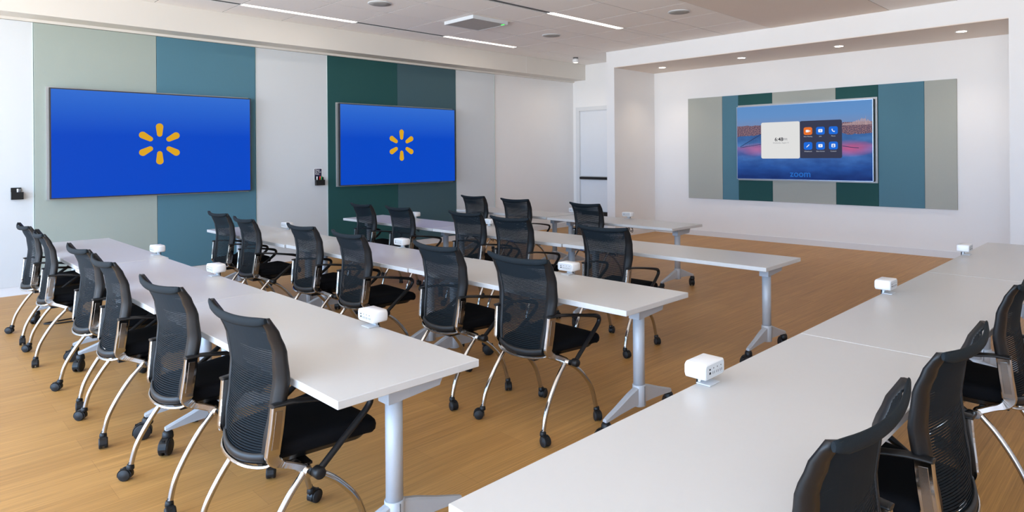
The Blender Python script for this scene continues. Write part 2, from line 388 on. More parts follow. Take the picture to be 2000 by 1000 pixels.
# ------------------------------------------------------------------ left wall finishes
PZ0, PZ1 = 0.10, 3.135
XF = XL + 0.025
S(B(XL, XL + 0.04, YN, YD, PZ1 + 0.004, ZS).build('trim_wall_head', M_soff))
YB = [1.286, 2.553, 3.817, 4.927, 6.193, 7.442, 8.394]
for (y0, y1, m, lab) in ((YB[0], YB[1], M_sage, 'pale sage fabric wall panel'), (YB[1], YB[2], M_teal, 'blue fabric wall panel'), (YB[3], YB[4], M_dgreen, 'dark green fabric wall panel'), (YB[4], YB[5], M_slate, 'slate blue fabric wall panel')):
    MB().box(XL, XF, y0 + 0.002, y1 - 0.002, PZ0, PZ1).build('fabric_panel', m, wl, 0.003)['label'] = lab
def glass_board(y0, y1, label):
    t = empty('glass_whiteboard', (XL, (y0 + y1) / 2, PZ0)); h = (y1 - y0) / 2 - 0.003
    B(0.002, 0.016, -h, h, 0.0, PZ1 - PZ0).build('glass_panel', M_glassb, t)
    f = MB(); f.box(0.014, 0.022, h - 0.006, h, 0, PZ1 - PZ0); f.box(0.014, 0.022, -h, -h + 0.006, 0, PZ1 - PZ0)
    f.build('edge_strip', M_glassedge, t)
    tag(t, label, 'whiteboard', 'back painted glass whiteboards')
glass_board(YN + 0.3, YB[0], 'bright white glass whiteboard holding a black marker caddy, beside the sage panel')
glass_board(YB[2], YB[3], 'white glass whiteboard with a navy sign, between the two blue screens')
glass_board(YB[5], YB[6], 'narrow white glass whiteboard beside the slate blue panel, towards the door')

# marker caddies, markers and the sign
def caddy(y0, y1, z0, z1, zb, label):
    t = empty('marker_caddy', (XL + 0.0225, (y0 + y1) / 2, z0)); h = (y1 - y0) / 2
    B(0, 0.006, -h, h * 0.72, 0, zb - z0).build('back_plate', M_black, t)
    m = MB(); m.box(0.046, 0.052, -h, h, 0, z1 - z0); m.box(0.006, 0.046, -h, -h + 0.005, 0, z1 - z0); m.box(0.006, 0.046, h - 0.005, h, 0, z1 - z0); m.box(0.006, 0.046, -h + 0.005, h - 0.005, 0, 0.005)
    m.build('tray', M_black, t)
    tag(t, label, 'marker holder', 'black marker caddies')
caddy(1.071, 1.18, 1.095, 1.178, 1.229, 'black marker caddy on the bright whiteboard beside the sage panel')
caddy(4.707, 4.847, 1.118, 1.202, 1.255, 'black marker caddy under the navy sign, holding coloured markers')
def marker(y, z0, m, tilt, label, zt=0.115):
    t = empty('marker_pen', (XL + 0.042, y, z0)); t.rotation_euler.x = tilt
    MB().lathe([(0.008, 0), (0.0085, 0.004), (0.0085, 0.075)], 12).build('barrel', M_white, t)
    MB().lathe([(0.0092, 0.075), (0.0092, zt - 0.004), (0.007, zt)], 12).build('cap', m, t)
    tag(t, label, 'marker', 'whiteboard markers in the caddies')
marker(1.135, 1.101, M_white, 0.03, 'white marker standing in the caddy beside the sage panel')
marker(1.15, 1.101, M_dgrey, -0.03, 'dark marker standing in the caddy beside the sage panel')
marker(4.735, 1.124, M_white, 0.02, 'white capped marker in the caddy under the navy sign', 0.13)
marker(4.775, 1.124, M_redp, -0.06, 'red capped marker in the caddy under the navy sign', 0.135)
marker(4.797, 1.124, M_greenp, -0.05, 'green capped marker in the caddy under the navy sign', 0.13)
marker(4.83, 1.124, M_black, 0.0, 'black capped marker in the caddy under the navy sign', 0.12)
t = empty('notice_sign', (XL + 0.017, 4.7625, 1.2))
B(0, 0.003, -0.066, 0.066, 0, 0.182).build('backing', M_white, t)
B(0.003, 0.0045, -0.060, 0.055, 0.002, 0.172).build('face', M_navy, t)
for k, s_ in enumerate(('Please', 'Do Not', 'Erase.')):
    o = place('lettering', text_mesh(s_, 0.029, M_ink, 0.0004, 'LEFT'), t, (0.0052, -0.050, 0.152 - 0.029 * k)); o.rotation_euler = (PI / 2, 0, PI / 2)
tag(t, 'small navy sign with white lettering reading Please Do Not Erase', 'sign')

# ------------------------------------------------------------------ televisions on the left wall
M_logo = screen_mat('screen_yellow', (219, 165, 30))
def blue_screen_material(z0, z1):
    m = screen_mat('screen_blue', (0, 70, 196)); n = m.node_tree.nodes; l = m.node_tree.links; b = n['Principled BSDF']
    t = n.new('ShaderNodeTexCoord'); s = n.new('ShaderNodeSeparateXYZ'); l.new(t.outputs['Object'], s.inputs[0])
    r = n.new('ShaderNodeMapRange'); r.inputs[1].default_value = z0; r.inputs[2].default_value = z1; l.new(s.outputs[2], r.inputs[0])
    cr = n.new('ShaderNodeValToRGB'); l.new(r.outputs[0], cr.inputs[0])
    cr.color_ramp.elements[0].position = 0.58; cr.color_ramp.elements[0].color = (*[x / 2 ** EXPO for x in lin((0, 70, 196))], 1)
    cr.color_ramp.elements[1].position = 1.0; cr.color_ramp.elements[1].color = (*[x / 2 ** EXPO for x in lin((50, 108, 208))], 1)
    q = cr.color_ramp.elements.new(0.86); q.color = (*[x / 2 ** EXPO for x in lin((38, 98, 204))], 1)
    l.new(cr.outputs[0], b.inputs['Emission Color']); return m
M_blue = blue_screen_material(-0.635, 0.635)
def petal(ang):
    r1, r2, a, b = 0.124, 0.221, 0.031, 0.043; pts = []
    for k in range(11): th = -PI / 2 + PI * k / 10; pts.append((r2 + b * math.cos(th), b * math.sin(th)))
    for k in range(11): th = PI / 2 + PI * k / 10; pts.append((r1 + a * math.cos(th), a * math.sin(th)))
    c, s = math.cos(ang), math.sin(ang); q = [(x * c - y * s, x * s + y * c) for x, y in pts]
    m = MB(); m.loft([[(0.0, y, z) for y, z in q], [(0.0008, y, z) for y, z in q]], True, False); return m
def wall_tv(y0, y1, z0, z1, fy0, fy1, fz0, fz1, lc, label):
    cy, cz = (y0 + y1) / 2, (z0 + z1) / 2; hy, hz = (y1 - y0) / 2, (z1 - z0) / 2; XT_ = XL + 0.125
    t = empty('wall_television', (XT_, cy, cz))
    m = MB(); b = 0.012
    m.box(-0.055, -0.004, -hy - b, hy + b, -hz - b, hz + b)
    m.build('housing', M_dgrey, t)
    m = MB(); m.box(-0.03, 0.003, -hy - b - .003, -hy, -hz - b, hz + b); m.box(-0.03, 0.003, hy, hy + b + .003, -hz - b, hz + b); m.box(-0.03, 0.003, -hy, hy, hz, hz + b); m.box(-0.03, 0.003, -hy, hy, -hz - b, -hz)
    m.build('bezel', M_bezel, t)
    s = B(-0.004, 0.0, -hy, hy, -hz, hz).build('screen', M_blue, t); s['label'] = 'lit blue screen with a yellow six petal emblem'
    for k in range(6):
        petal(PI / 2 + k * PI / 3).build('emblem_petal', M_logo, s, loc=(0.0004, lc[0] - cy, lc[1] - cz))
    m = MB(); X0 = XF - XT_
    y0_, y1_, z0_, z1_ = fy0 - cy, fy1 - cy, fz0 - cz, fz1 - cz; w_ = 0.03
    for a in ((y0_, y1_, z1_ - w_, z1_), (y0_, y1_, z0_, z0_ + w_), (y0_, y0_ + w_, z0_ + w_, z1_ - w_), (y1_ - w_, y1_, z0_ + w_, z1_ - w_)): m.box(X0, X0 + 0.028, *a)
    m.build('mounting_frame', M_alu, t)
    B(X0, -0.055, -0.4, 0.4, -0.25, 0.25).build('wall_bracket', M_dgrey, t)
    tag(t, label, 'television', 'blue televisions on the left wall')
wall_tv(1.428, 3.695, 1.096, 2.372, 1.395, 3.700, 1.072, 2.400, (2.556, 1.737), 'wall television with blue screen, between sage and blue fabric panels')
wall_tv(5.08, 7.329, 1.108, 2.382, 5.055, 7.340, 1.084, 2.410, (6.204, 1.744), 'wall television with blue screen, on dark green and slate panels')

# ------------------------------------------------------------------ alcove panels and display
AX = [-6.758, -6.03, -5.707, -5.067, -3.988, -3.342, -2.699, -2.278]
for x0, x1, m, lab in zip(AX, AX[1:], (M_lgrey, M_teal, M_dgreen, M_lgrey, M_dgreen, M_teal, M_lgrey), ('grey', 'blue', 'dark green', 'grey', 'dark green', 'blue', 'grey')):
    MB().box(x0 + 0.0015, x1 - 0.0015, YA - 0.028, YA, 0.713, 2.624).build('fabric_panel', m, wa, 0.003)['label'] = lab + ' fabric wall panel'

def city_material(hx, hz):
    m = screen_mat('screen_city', (60, 90, 150)); n = m.node_tree.nodes; l = m.node_tree.links; b = n['Principled BSDF']
    K = 1 / 2 ** EXPO
    C = lambda rgb: (*[x * K for x in lin(rgb)], 1)
    t = n.new('ShaderNodeTexCoord'); s = n.new('ShaderNodeSeparateXYZ'); l.new(t.outputs['Object'], s.inputs[0])
    u = n.new('ShaderNodeMapRange'); u.inputs[1].default_value = -hx; u.inputs[2].default_value = hx; l.new(s.outputs[0], u.inputs[0])
    v = n.new('ShaderNodeMapRange'); v.inputs[1].default_value = -hz; v.inputs[2].default_value = hz; l.new(s.outputs[2], v.inputs[0])
    def noise(sc_, det, sx=1, sz=1, off=0.0):
        mp = n.new('ShaderNodeMapping'); mp.inputs['Scale'].default_value = (sx, 1, sz); mp.inputs['Location'].default_value = (off, 0, off); l.new(t.outputs['Object'], mp.inputs[0])
        z = n.new('ShaderNodeTexNoise'); z.inputs['Scale'].default_value = sc_; z.inputs['Detail'].default_value = det; l.new(mp.outputs[0], z.inputs['Vector']); return z.outputs['Fac']
    def math_(op, a, b_=None):
        q = n.new('ShaderNodeMath'); q.operation = op; q.use_clamp = False
        for i, x in enumerate((a, b_)):
            if x is None: continue
            if isinstance(x, (int, float)): q.inputs[i].default_value = x
            else: l.new(x, q.inputs[i])
        return q.outputs[0]
    def ramp(fac, stops, interp='LINEAR'):
        r = n.new('ShaderNodeValToRGB'); l.new(fac, r.inputs[0]); r.color_ramp.interpolation = interp; el = r.color_ramp.elements
        el[0].position, el[0].color = stops[0][0], stops[0][1]; el[1].position, el[1].color = stops[-1][0], stops[-1][1]
        for p, c in stops[1:-1]: x = el.new(p); x.color = c
        return r.outputs[0]
    def mixc(fac, a, b_, mode='MIX'):
        x = n.new('ShaderNodeMix'); x.data_type = 'RGBA'; x.blend_type = mode
        for i, q in ((0, fac), (6, a), (7, b_)):
            if isinstance(q, (int, float)): x.inputs[i].default_value = q
            elif isinstance(q, tuple): x.inputs[i].default_value = q
            else: l.new(q, x.inputs[i])
        return x.outputs[2]
    # fog rolls over the lower half, dusk sky above, a lit shore between
    wob = math_('MULTIPLY', math_('SUBTRACT', noise(2.2, 4, 1, 2.2), 0.5), 0.16)
    vv = math_('ADD', v.outputs[0], wob)
    base = ramp(vv, [(0.0, C((22, 48, 110))), (0.16, C((36, 78, 150))), (0.30, C((62, 105, 172))), (0.38, C((98, 98, 160))), (0.43, C((120, 95, 150))), (0.48, C((70, 112, 170))), (0.58, C((58, 100, 158))), (1.0, C((58, 100, 158)))])
    fogn = ramp(noise(3.0, 5, 1, 2.6, 3.0), [(0.35, (0.72, 0.74, 0.80, 1)), (0.68, (1.2, 1.2, 1.15, 1))])
    base = mixc(1.0, base, fogn, 'MULTIPLY')
    sky = ramp(v.outputs[0], [(0.66, C((120, 118, 152))), (0.74, C((112, 138, 182))), (0.85, C((98, 142, 196))), (1.0, C((92, 140, 196)))])
    isky = math_('GREATER_THAN', v.outputs[0], math_('ADD', 0.735, math_('MULTIPLY', math_('SUBTRACT', noise(9, 3), 0.5), 0.03)))
    shore = ramp(noise(75, 4, 1, 1.6), [(0.36, C((48, 48, 72))), (0.52, C((100, 82, 104))), (0.64, C((200, 148, 138))), (0.74, C((245, 205, 185)))])
    isho = math_('MULTIPLY', math_('GREATER_THAN', vv, 0.605), math_('SUBTRACT', 1.0, isky))
    col = mixc(isho, base, shore)
    col = mixc(isky, col, sky)
    # warm city glow under fog
    gl = n.new('ShaderNodeTexGradient'); gl.gradient_type = 'SPHERICAL'
    mp = n.new('ShaderNodeMapping'); mp.inputs['Location'].default_value = (-2.1, 0, 0.85); mp.inputs['Scale'].default_value = (2.6, 1, 7.0); l.new(t.outputs['Object'], mp.inputs[0]); l.new(mp.outputs[0], gl.inputs[0])
    col = mixc(math_('MULTIPLY', gl.outputs['Fac'], 0.55), col, C((228, 92, 128)))
    gl2 = n.new('ShaderNodeTexGradient'); gl2.gradient_type = 'SPHERICAL'
    mp = n.new('ShaderNodeMapping'); mp.inputs['Location'].default_value = (2.3, 0, 1.0); mp.inputs['Scale'].default_value = (3.0, 1, 8.0); l.new(t.outputs['Object'], mp.inputs[0]); l.new(mp.outputs[0], gl2.inputs[0])
    col = mixc(math_('MULTIPLY', gl2.outputs['Fac'], 0.6), col, C((200, 110, 150)))
    l.new(col, b.inputs['Emission Color']); return m
DX0, DX1, DZ0, DZ1 = -5.678, -3.396, 1.113, 2.388
DYF = 10.875
t = empty('wall_display', ((DX0 + DX1) / 2, DYF, (DZ0 + DZ1) / 2)); dcx, dcz = t.location.x, t.location.z
hx, hz = (DX1 - DX0) / 2, (DZ1 - DZ0) / 2; b = 0.012
B(-hx - b, hx + b, 0.004, 0.055, -hz - b, hz + b).build('housing', M_dgrey, t)
m = MB(); m.box(-hx - b, -hx, -0.004, 0.03, -hz - b, hz + b); m.box(hx, hx + b, -0.004, 0.03, -hz - b, hz + b); m.box(-hx, hx, -0.004, 0.03, hz, hz + b); m.box(-hx, hx, -0.004, 0.03, -hz - b, -hz)
m.build('bezel', M_bezel2, t)
scr = B(-hx, hx, 0.0, 0.004, -hz, hz).build('screen', city_material(hx, hz), t); scr['label'] = 'lit screen showing dusk city, fog, a clock card and app icons'
m = MB(); y0_ = YA - 0.028 - DYF
fx0, fx1, fz0, fz1 = -5.70 - dcx, -3.347 - dcx, 1.078 - dcz, 2.430 - dcz
for a in ((fx0, fx1, fz1 - 0.03, fz1), (fx0, fx1, fz0, fz0 + 0.03), (fx0, fx0 + 0.03, fz0 + 0.03, fz1 - 0.03), (fx1 - 0.03, fx1, fz0 + 0.03, fz1 - 0.03)): m.box(a[0], a[1], y0_ - 0.028, y0_, a[2], a[3])
m.build('mounting_frame', M_alu, t)
B(-0.4, 0.4, 0.055, y0_, -0.25, 0.25).build('wall_bracket', M_dgrey, t)
tag(t, 'large wall display in the alcove showing dusk city, clock card and icons', 'display')
def flat(name, pts, m, depth=0.0, parent=scr):
    y1 = -0.0006 - depth
    q = MB(); q.loft([[(x - dcx, y1 + 0.0006, z - dcz) for x, z in pts], [(x - dcx, y1, z - dcz) for x, z in pts]], True, False)
    return q.build(name, m, parent)
M_card = screen_mat('screen_card', (222, 222, 221)); M_dark = screen_mat('screen_dark', (52, 56, 78)); M_ico = screen_mat('screen_icon_blue', (24, 104, 214)); M_icor = screen_mat('screen_icon_orange', (226, 112, 40))
M_icow = screen_mat('screen_icon_white', (240, 242, 246)); M_txt = screen_mat('screen_text_dark', (28, 30, 38)); M_txg = screen_mat('screen_text_grey', (130, 132, 138)); M_txl = screen_mat('screen_text_light', (190, 194, 206))
M_zoom = screen_mat('screen_word_blue', (36, 104, 190)); M_tower = screen_mat('screen_tower', (176, 152, 156)); M_bridge = screen_mat('screen_bridge', (40, 52, 92))
random.seed(3)
for k in range(26):                                   # lit towers of the skyline at the right of the picture
    x = -3.84 + 0.017 * k; h = 0.03 + 0.06 * math.exp(-((x + 3.54) / 0.13) ** 2) * (0.6 + 0.8 * random.random())
    if x > -3.41: break
    flat('skyline_tower', [(x - 0.006, 2.0), (x + 0.006, 2.0), (x + 0.006, 2.0 + h), (x - 0.006, 2.0 + h)], M_tower, 0.0)
flat('skyline_tower', [(-3.50, 2.0), (-3.488, 2.0), (-3.494, 2.155)], M_tower, 0.0004)
def cable_strip(x0, z0, x1, z1, w_, sag):
    p = [(x0 + (x1 - x0) * i / 12, z0 + (z1 - z0) * i / 12 - sag * 4 * (i / 12) * (1 - i / 12)) for i in range(13)]
    flat('bridge_cable', [(x, z + w_) for x, z in p] + [(x, z - w_) for x, z in p[::-1]], M_bridge, 0.0002)
cable_strip(-5.62, 1.68, -5.22, 1.90, 0.006, 0.0)
cable_strip(-5.62, 1.665, -5.22, 1.72, 0.004, 0.0)
for k in range(14):
    x = -5.58 + 0.026 * k; zt = 1.68 + (x + 5.62) * 0.55
    flat('bridge_hanger', [(x, 1.665), (x + 0.003, 1.665), (x + 0.003, zt), (x, zt)], M_bridge, 0.0002)
cable_strip(-3.85, 1.67, -3.60, 1.635, 0.005, 0.005)
c0 = flat('clock_card', rrect(-4.8825, 1.783, 0.342, 0.314, 0.03), M_card, 0.0012)
flat('icon_card', rrect(-4.198, 1.785, 0.343, 0.312, 0.03), M_dark, 0.0010)
def txt(body, size, m, x, z, bold=0.0, align='CENTER', name='lettering', depth=0.0026):
    o = place(name, text_mesh(body, size, m, bold, align), scr, (x - dcx, -depth, z - dcz)); o.rotation_euler = (PI / 2, 0, 0); return o
txt('6:48', 0.088, M_txt, -4.98, 1.797, 0.0012, 'LEFT'); txt('PM', 0.062, M_txg, -4.835, 1.793, 0, 'LEFT'); txt('Wednesday, August 10', 0.030, M_txg, -4.871, 1.738)
ICON = [(-4.403, 1.926, M_icor, 'New Meeting'), (-4.198, 1.926, M_ico, 'Join'), (-3.991, 1.926, M_ico, 'Phone'), (-4.403, 1.678, M_ico, 'Whiteboard'), (-4.198, 1.678, M_ico, 'Share Screen'), (-3.991, 1.678, M_ico, 'Contacts')]
def disc(cx, cz, rx, rz=None, n=18): return [(cx + rx * math.cos(2 * PI * k / n), cz + (rz or rx) * math.sin(2 * PI * k / n)) for k in range(n)]
for i, (x, z, m, lab) in enumerate(ICON):
    flat('app_icon', rrect(x, z, 0.071, 0.064, 0.03), m, 0.0018)
    W = lambda pts, mm=M_icow, dd=0.0024: flat('icon_glyph', pts, mm, dd)
    if i == 0: W(rrect(x - 0.010, z, 0.026, 0.020, 0.008)); W([(x + 0.018, z), (x + 0.038, z - 0.018), (x + 0.038, z + 0.018)])
    if i in (1, 4):
        W(rrect(x, z, 0.034, 0.026, 0.012)); W([(x - 0.012, z - 0.003), (x + 0.012, z - 0.003), (x + 0.012, z + 0.003), (x - 0.012, z + 0.003)], m, 0.003); W([(x - 0.003, z - 0.012), (x + 0.003, z - 0.012), (x + 0.003, z + 0.012), (x - 0.003, z + 0.012)], m, 0.003)
    if i == 2:
        arc = [(x + 0.012 + 0.036 * math.cos(a), z + 0.012 + 0.036 * math.sin(a)) for a in [PI * 0.95 + PI * 0.6 * k / 8 for k in range(9)]]
        W(arc + [(x + 0.012 + 0.024 * math.cos(a), z + 0.012 + 0.024 * math.sin(a)) for a in [PI * 0.95 + PI * 0.6 * k / 8 for k in range(9)]][::-1])
        W(disc(x - 0.018, z + 0.016, 0.009)); W(disc(x + 0.016, z - 0.018, 0.009))
    if i == 3: W([(x - 0.028, z - 0.026), (x - 0.016, z - 0.022), (x + 0.026, z + 0.018), (x + 0.016, z + 0.026), (x - 0.024, z - 0.012)])
    if i == 5: W(rrect(x, z, 0.030, 0.028, 0.010)); W(disc(x, z + 0.009, 0.009), m, 0.003); W(disc(x, z - 0.012, 0.017, 0.009), m, 0.003)
    txt(lab, 0.026, M_txl, x, z - 0.092)
txt('zoom', 0.155, M_zoom, -4.537, 1.205, 0.002)

# ------------------------------------------------------------------ training tables
TW, TZ, TT = 0.615, 0.737, 0.030
def caster_mesh(r, wd, gap, stem, trail, hood_m, parent, loc, ang, name='caster'):
    """swivel caster: collar and hood as the part, two wheels as sub-parts; `loc` is the stem axis at floor level"""
    m = MB(); m.lathe([(0.008 * r / 0.027, r * 1.3), (0.008 * r / 0.027, stem)], 10)
    m.lathe([(r * 0.62, r * 1.85), (r * 0.66, r * 2.0), (r * 0.60, r * 2.55), (r * 0.45, r * 2.75)], 12)
    y = -trail
    pts = []
    for k in range(13):
        a = math.radians(-15 + 215 * k / 12); pts.append((y + (r + 0.005) * -math.cos(a) * 1.0, r + (r + 0.005) * math.sin(a)))
    inner = [(y + (p[0] - y) * 0.90, r + (p[1] - r) * 0.90) for p in pts]
    hwid = gap / 2 + wd * 0.62
    ring = pts + inner[::-1]
    m.loft([[(-hwid, a, b_) for a, b_ in ring], [(hwid, a, b_) for a, b_ in ring]], True, False)
    m.box(-gap / 2 + 0.001, gap / 2 - 0.001, y - r * 0.8, y + r * 0.95, r * 0.7, r * 2.0)
    m.rot(ang)
    c = place(name, m.mesh(name, hood_m), parent, loc)
    for sd in (-1, 1):
        q = MB(); x0 = sd * (gap / 2); x1 = sd * (gap / 2 + wd)
        q.lathe([(r * 0.85, x0), (r, x0 + sd * 0.002), (r, x1 - sd * 0.003), (r * 0.9, x1), (r * 0.55, x1 - sd * 0.001), (r * 0.5, x1 + sd * 0.0005), (0.001, x1 + sd * 0.0005)], 18, 'X', (0, y, r + 0.0))
        q.rot(ang); q.build('wheel', M_rubber, c)
    return c
def make_table(L, inset_near=0.14):
    t = empty('training_table')
    MB().box(-L / 2, L / 2, -TW / 2, TW / 2, TZ - TT, TZ).build('tabletop', M_top, t, 0.0025)
    for sx in (-1, 1):
        x = sx * (L / 2 - (0.14 if sx > 0 else inset_near))
        MB().lathe([(0.033, 0.20), (0.033, 0.66)], 24, 'Z', (x, 0, 0)).build('post', M_silver, t)
        c = MB().lathe([(0.036, 0.125), (0.0385, 0.128), (0.0385, 0.243), (0.036, 0.246)], 24, 'Z', (x, 0, 0)).build('collar', M_silver, t)
        B(x + sx * 0.0375, x + sx * 0.0395, -0.002, 0.002, 0.13, 0.24).build('seam_line', M_dgrey, c)
        m = MB(); m.loft([[(x - 0.036, y, z) for y, z in q] for q in (((-0.045, 0.622), (0.19, 0.640), (0.22, 0.700), (0.22, 0.707), (-0.045, 0.707)),)] + [[(x + 0.036, y, z) for y, z in ((-0.045, 0.622), (0.19, 0.640), (0.22, 0.700), (0.22, 0.707), (-0.045, 0.707))]], True, False)
        m.build('bracket', M_silver, t)
        m = MB(); m.loft([[(x + sx * 0.030, y, z) for y, z in ((-0.02, 0.706), (0.18, 0.706), (0.12, 0.69), (0.03, 0.690))], [(x + sx * 0.040, y, z) for y, z in ((-0.02, 0.706), (0.18, 0.706), (0.12, 0.69), (0.03, 0.690))]], True, False)
        m.build('release_lever', M_black, t)
        B(x - sx * 0.16, x - sx * 0.04, -0.05, 0.05, 0.685, 0.706).build('hinge_plate', M_dgrey, t)
        for sy in (-1, 1):
            m = MB(); secs = []
            for yy, zt, zb, hw in ((0.030, 0.238, 0.140, 0.020), (0.10, 0.218, 0.138, 0.019), (0.20, 0.180, 0.132, 0.017), (0.300, 0.146, 0.122, 0.015), (0.318, 0.140, 0.122, 0.012)):
                secs.append([(x - hw, sy * yy, zb), (x + hw, sy * yy, zb), (x + hw, sy * yy, zt - 0.008), (x + hw * 0.5, sy * yy, zt), (x - hw * 0.5, sy * yy, zt), (x - hw, sy * yy, zt - 0.008)])
            m.lathe([(0.010, 0.095), (0.010, 0.126)], 10, 'Z', (x, sy * 0.305, 0)); m.loft(secs, True, False); m.build('foot', M_silver, t)
            caster_mesh(0.043, 0.018, 0.014, 0.104, 0.024, M_black, t, (x, sy * 0.305, 0), {(-1, -1): 0.9, (-1, 1): 2.5, (1, -1): -0.3, (1, 1): -2.3}[(sx, sy)])
    B(-L / 2 + 0.16, L / 2 - 0.16, -0.02, 0.02, 0.665, 0.690).build('beam', M_silver, t)
    return t
ROWN = {1: 'row farthest from the alcove', 2: 'third row from the alcove', 3: 'second row from the alcove', 4: 'row nearest the alcove'}
ORD = ['first', 'second', 'third', 'fourth', 'fifth', 'sixth']
LX = 1.947
protoX = make_table(LX); usedT = {}
def table(proto, x, y, rz, label, group):
    o = proto if proto not in usedT else copy_tree(proto); usedT[proto] = 1
    o.location = (x, y, 0); o.rotation_euler.z = rz
    tag(o, label, 'table', group); return o
rows = {1: [(-6.893, 1.366), (-4.930, 1.350), (-2.976, 1.374)], 2: [(-6.938, 2.950), (-4.985, 2.990), (-3.032, 3.020)], 3: [(-6.99, 4.668), (-5.03, 4.690), (-3.075, 4.725)], 4: [(-6.935, 6.505), (-4.935, 6.430)]}
tilt = {1: 0.002, 2: 0.012, 3: 0.012, 4: -0.02}
for r, L in rows.items():
    for k, (x, y) in enumerate(L):
        table(protoX, x, y, tilt[r], 'white training table, %s from the blue screens in the %s' % (ORD[k], ROWN[r]), 'training tables in the ' + ROWN[r])
for k, (y, ly) in enumerate(((1.924, 1.985), (3.960, 2.078), (6.002, 1.996))):
    table(make_table(ly), -0.918, y, PI / 2, 'white training table in the side run of tables, %s from the alcove wall' % ORD[2 - k], 'training tables in the side run')

# ------------------------------------------------------------------ power units on the table edges
def make_unit():
    t = empty('power_unit')
    secs = []
    for y, k in ((-0.075, 0.006), (-0.070, 0.0), (0.032, 0.0), (0.040, 0.008)):
        secs.append([(a, y, z) for a, z in rrect(0, 0.072, 0.092 - k, 0.038 - k, 0.018, 4)])
    MB().loft(secs).build('body', M_white, t)
    q = [(a, z) for a, z in rrect(0, 0.072, 0.084, 0.030, 0.013, 4)]
    f = MB().loft([[(a, -0.0745, z) for a, z in q], [(a, -0.0762, z) for a, z in q]], True, False).build('face_plate', M_wgrey, t)
    B(-0.055, -0.041, -0.0772, -0.0755, 0.059, 0.069).build('usb_port', M_hole, f); B(-0.055, -0.043, -0.0772, -0.0755, 0.078, 0.085).build('usb_port', M_hole, f)
    for k in range(3):
        x = -0.015 + 0.034 * k
        m = MB(); m.box(x - 0.009, x - 0.006, -0.0772, -0.0755, 0.056, 0.068); m.box(x + 0.006, x + 0.009, -0.0772, -0.0755, 0.056, 0.068)
        m.lathe([(0.0035, -0.0755), (0.0035, -0.0772)], 10, 'Y', (x, 0, 0.083), False)
        m.build('socket', M_dgrey, f)
    MB().box(-0.047, 0.047, -0.075, 0.0, 0.0, 0.005).build('base_plate', M_wgrey, t, 0.001)
    m = MB(); m.loft([[(-0.03, -0.012, 0.005), (0.03, -0.012, 0.005), (0.03, 0.0, 0.005), (-0.03, 0.0, 0.005)], [(-0.022, -0.02, 0.036), (0.022, -0.02, 0.036), (0.022, 0.004, 0.036), (-0.022, 0.004, 0.036)]], True, False)
    m.build('neck', M_wgrey, t)
    m = MB(); m.box(-0.03, 0.03, 0.002, 0.010, -0.075, 0.036); m.box(-0.03, 0.03, -0.04, 0.010, -0.083, -0.075); m.build('clamp', M_black, t)
    pts = [(0.02, 0.012, -0.04), (0.03, 0.02, -0.10), (0.05, 0.0, -0.16), (0.02, -0.02, -0.13), (0.0, 0.01, -0.20), (0.05, 0.03, -0.24), (0.08, 0.0, -0.18), (0.03, -0.02, -0.15), (0.01, 0.02, -0.22), (0.06, 0.03, -0.19), (0.04, 0.0, -0.13), (-0.03, -0.02, -0.17), (-0.08, -0.03, -0.10), (-0.10, -0.06, -0.062)]
    MB().tube(catmull(pts, 5), 0.005, 6).build('cable', M_cable, t)
    return t
unit = make_unit(); usedU = []
def power(x, y, rz, label, group):
    o = unit if not usedU else copy_tree(unit); usedU.append(1)
    o.location = (x, y, TZ + 0.0006); o.rotation_euler.z = rz; o.scale = (0.74, 0.74, 0.74); tag(o, label, 'power outlet', group)
def far_edge(r, x):
    k = min(range(len(rows[r])), key=lambda i: abs(rows[r][i][0] - x)); cx_, cy_ = rows[r][k]
    return cy_ + TW / 2 * math.cos(tilt[r]) + (x - cx_) * math.tan(tilt[r])
for r, xs in {1: (-6.17, -4.765, -2.775), 2: (-7.19, -4.965, -2.985), 3: (-7.19, -5.73, -3.95), 4: (-7.0, -6.0, -5.03)}.items():
    for k, x in enumerate(xs):
        power(x, far_edge(r, x), tilt[r], 'white power unit, %s from the blue screens in the %s' % (ORD[k], ROWN[r]), 'power units in the ' + ROWN[r])
for k, y in enumerate((2.065, 4.095, 6.06)):
    power(-0.918 - TW / 2, y, PI / 2, 'white desktop power unit on the side run of tables, %s from the alcove wall' % ORD[2 - k], 'power units on the side run')

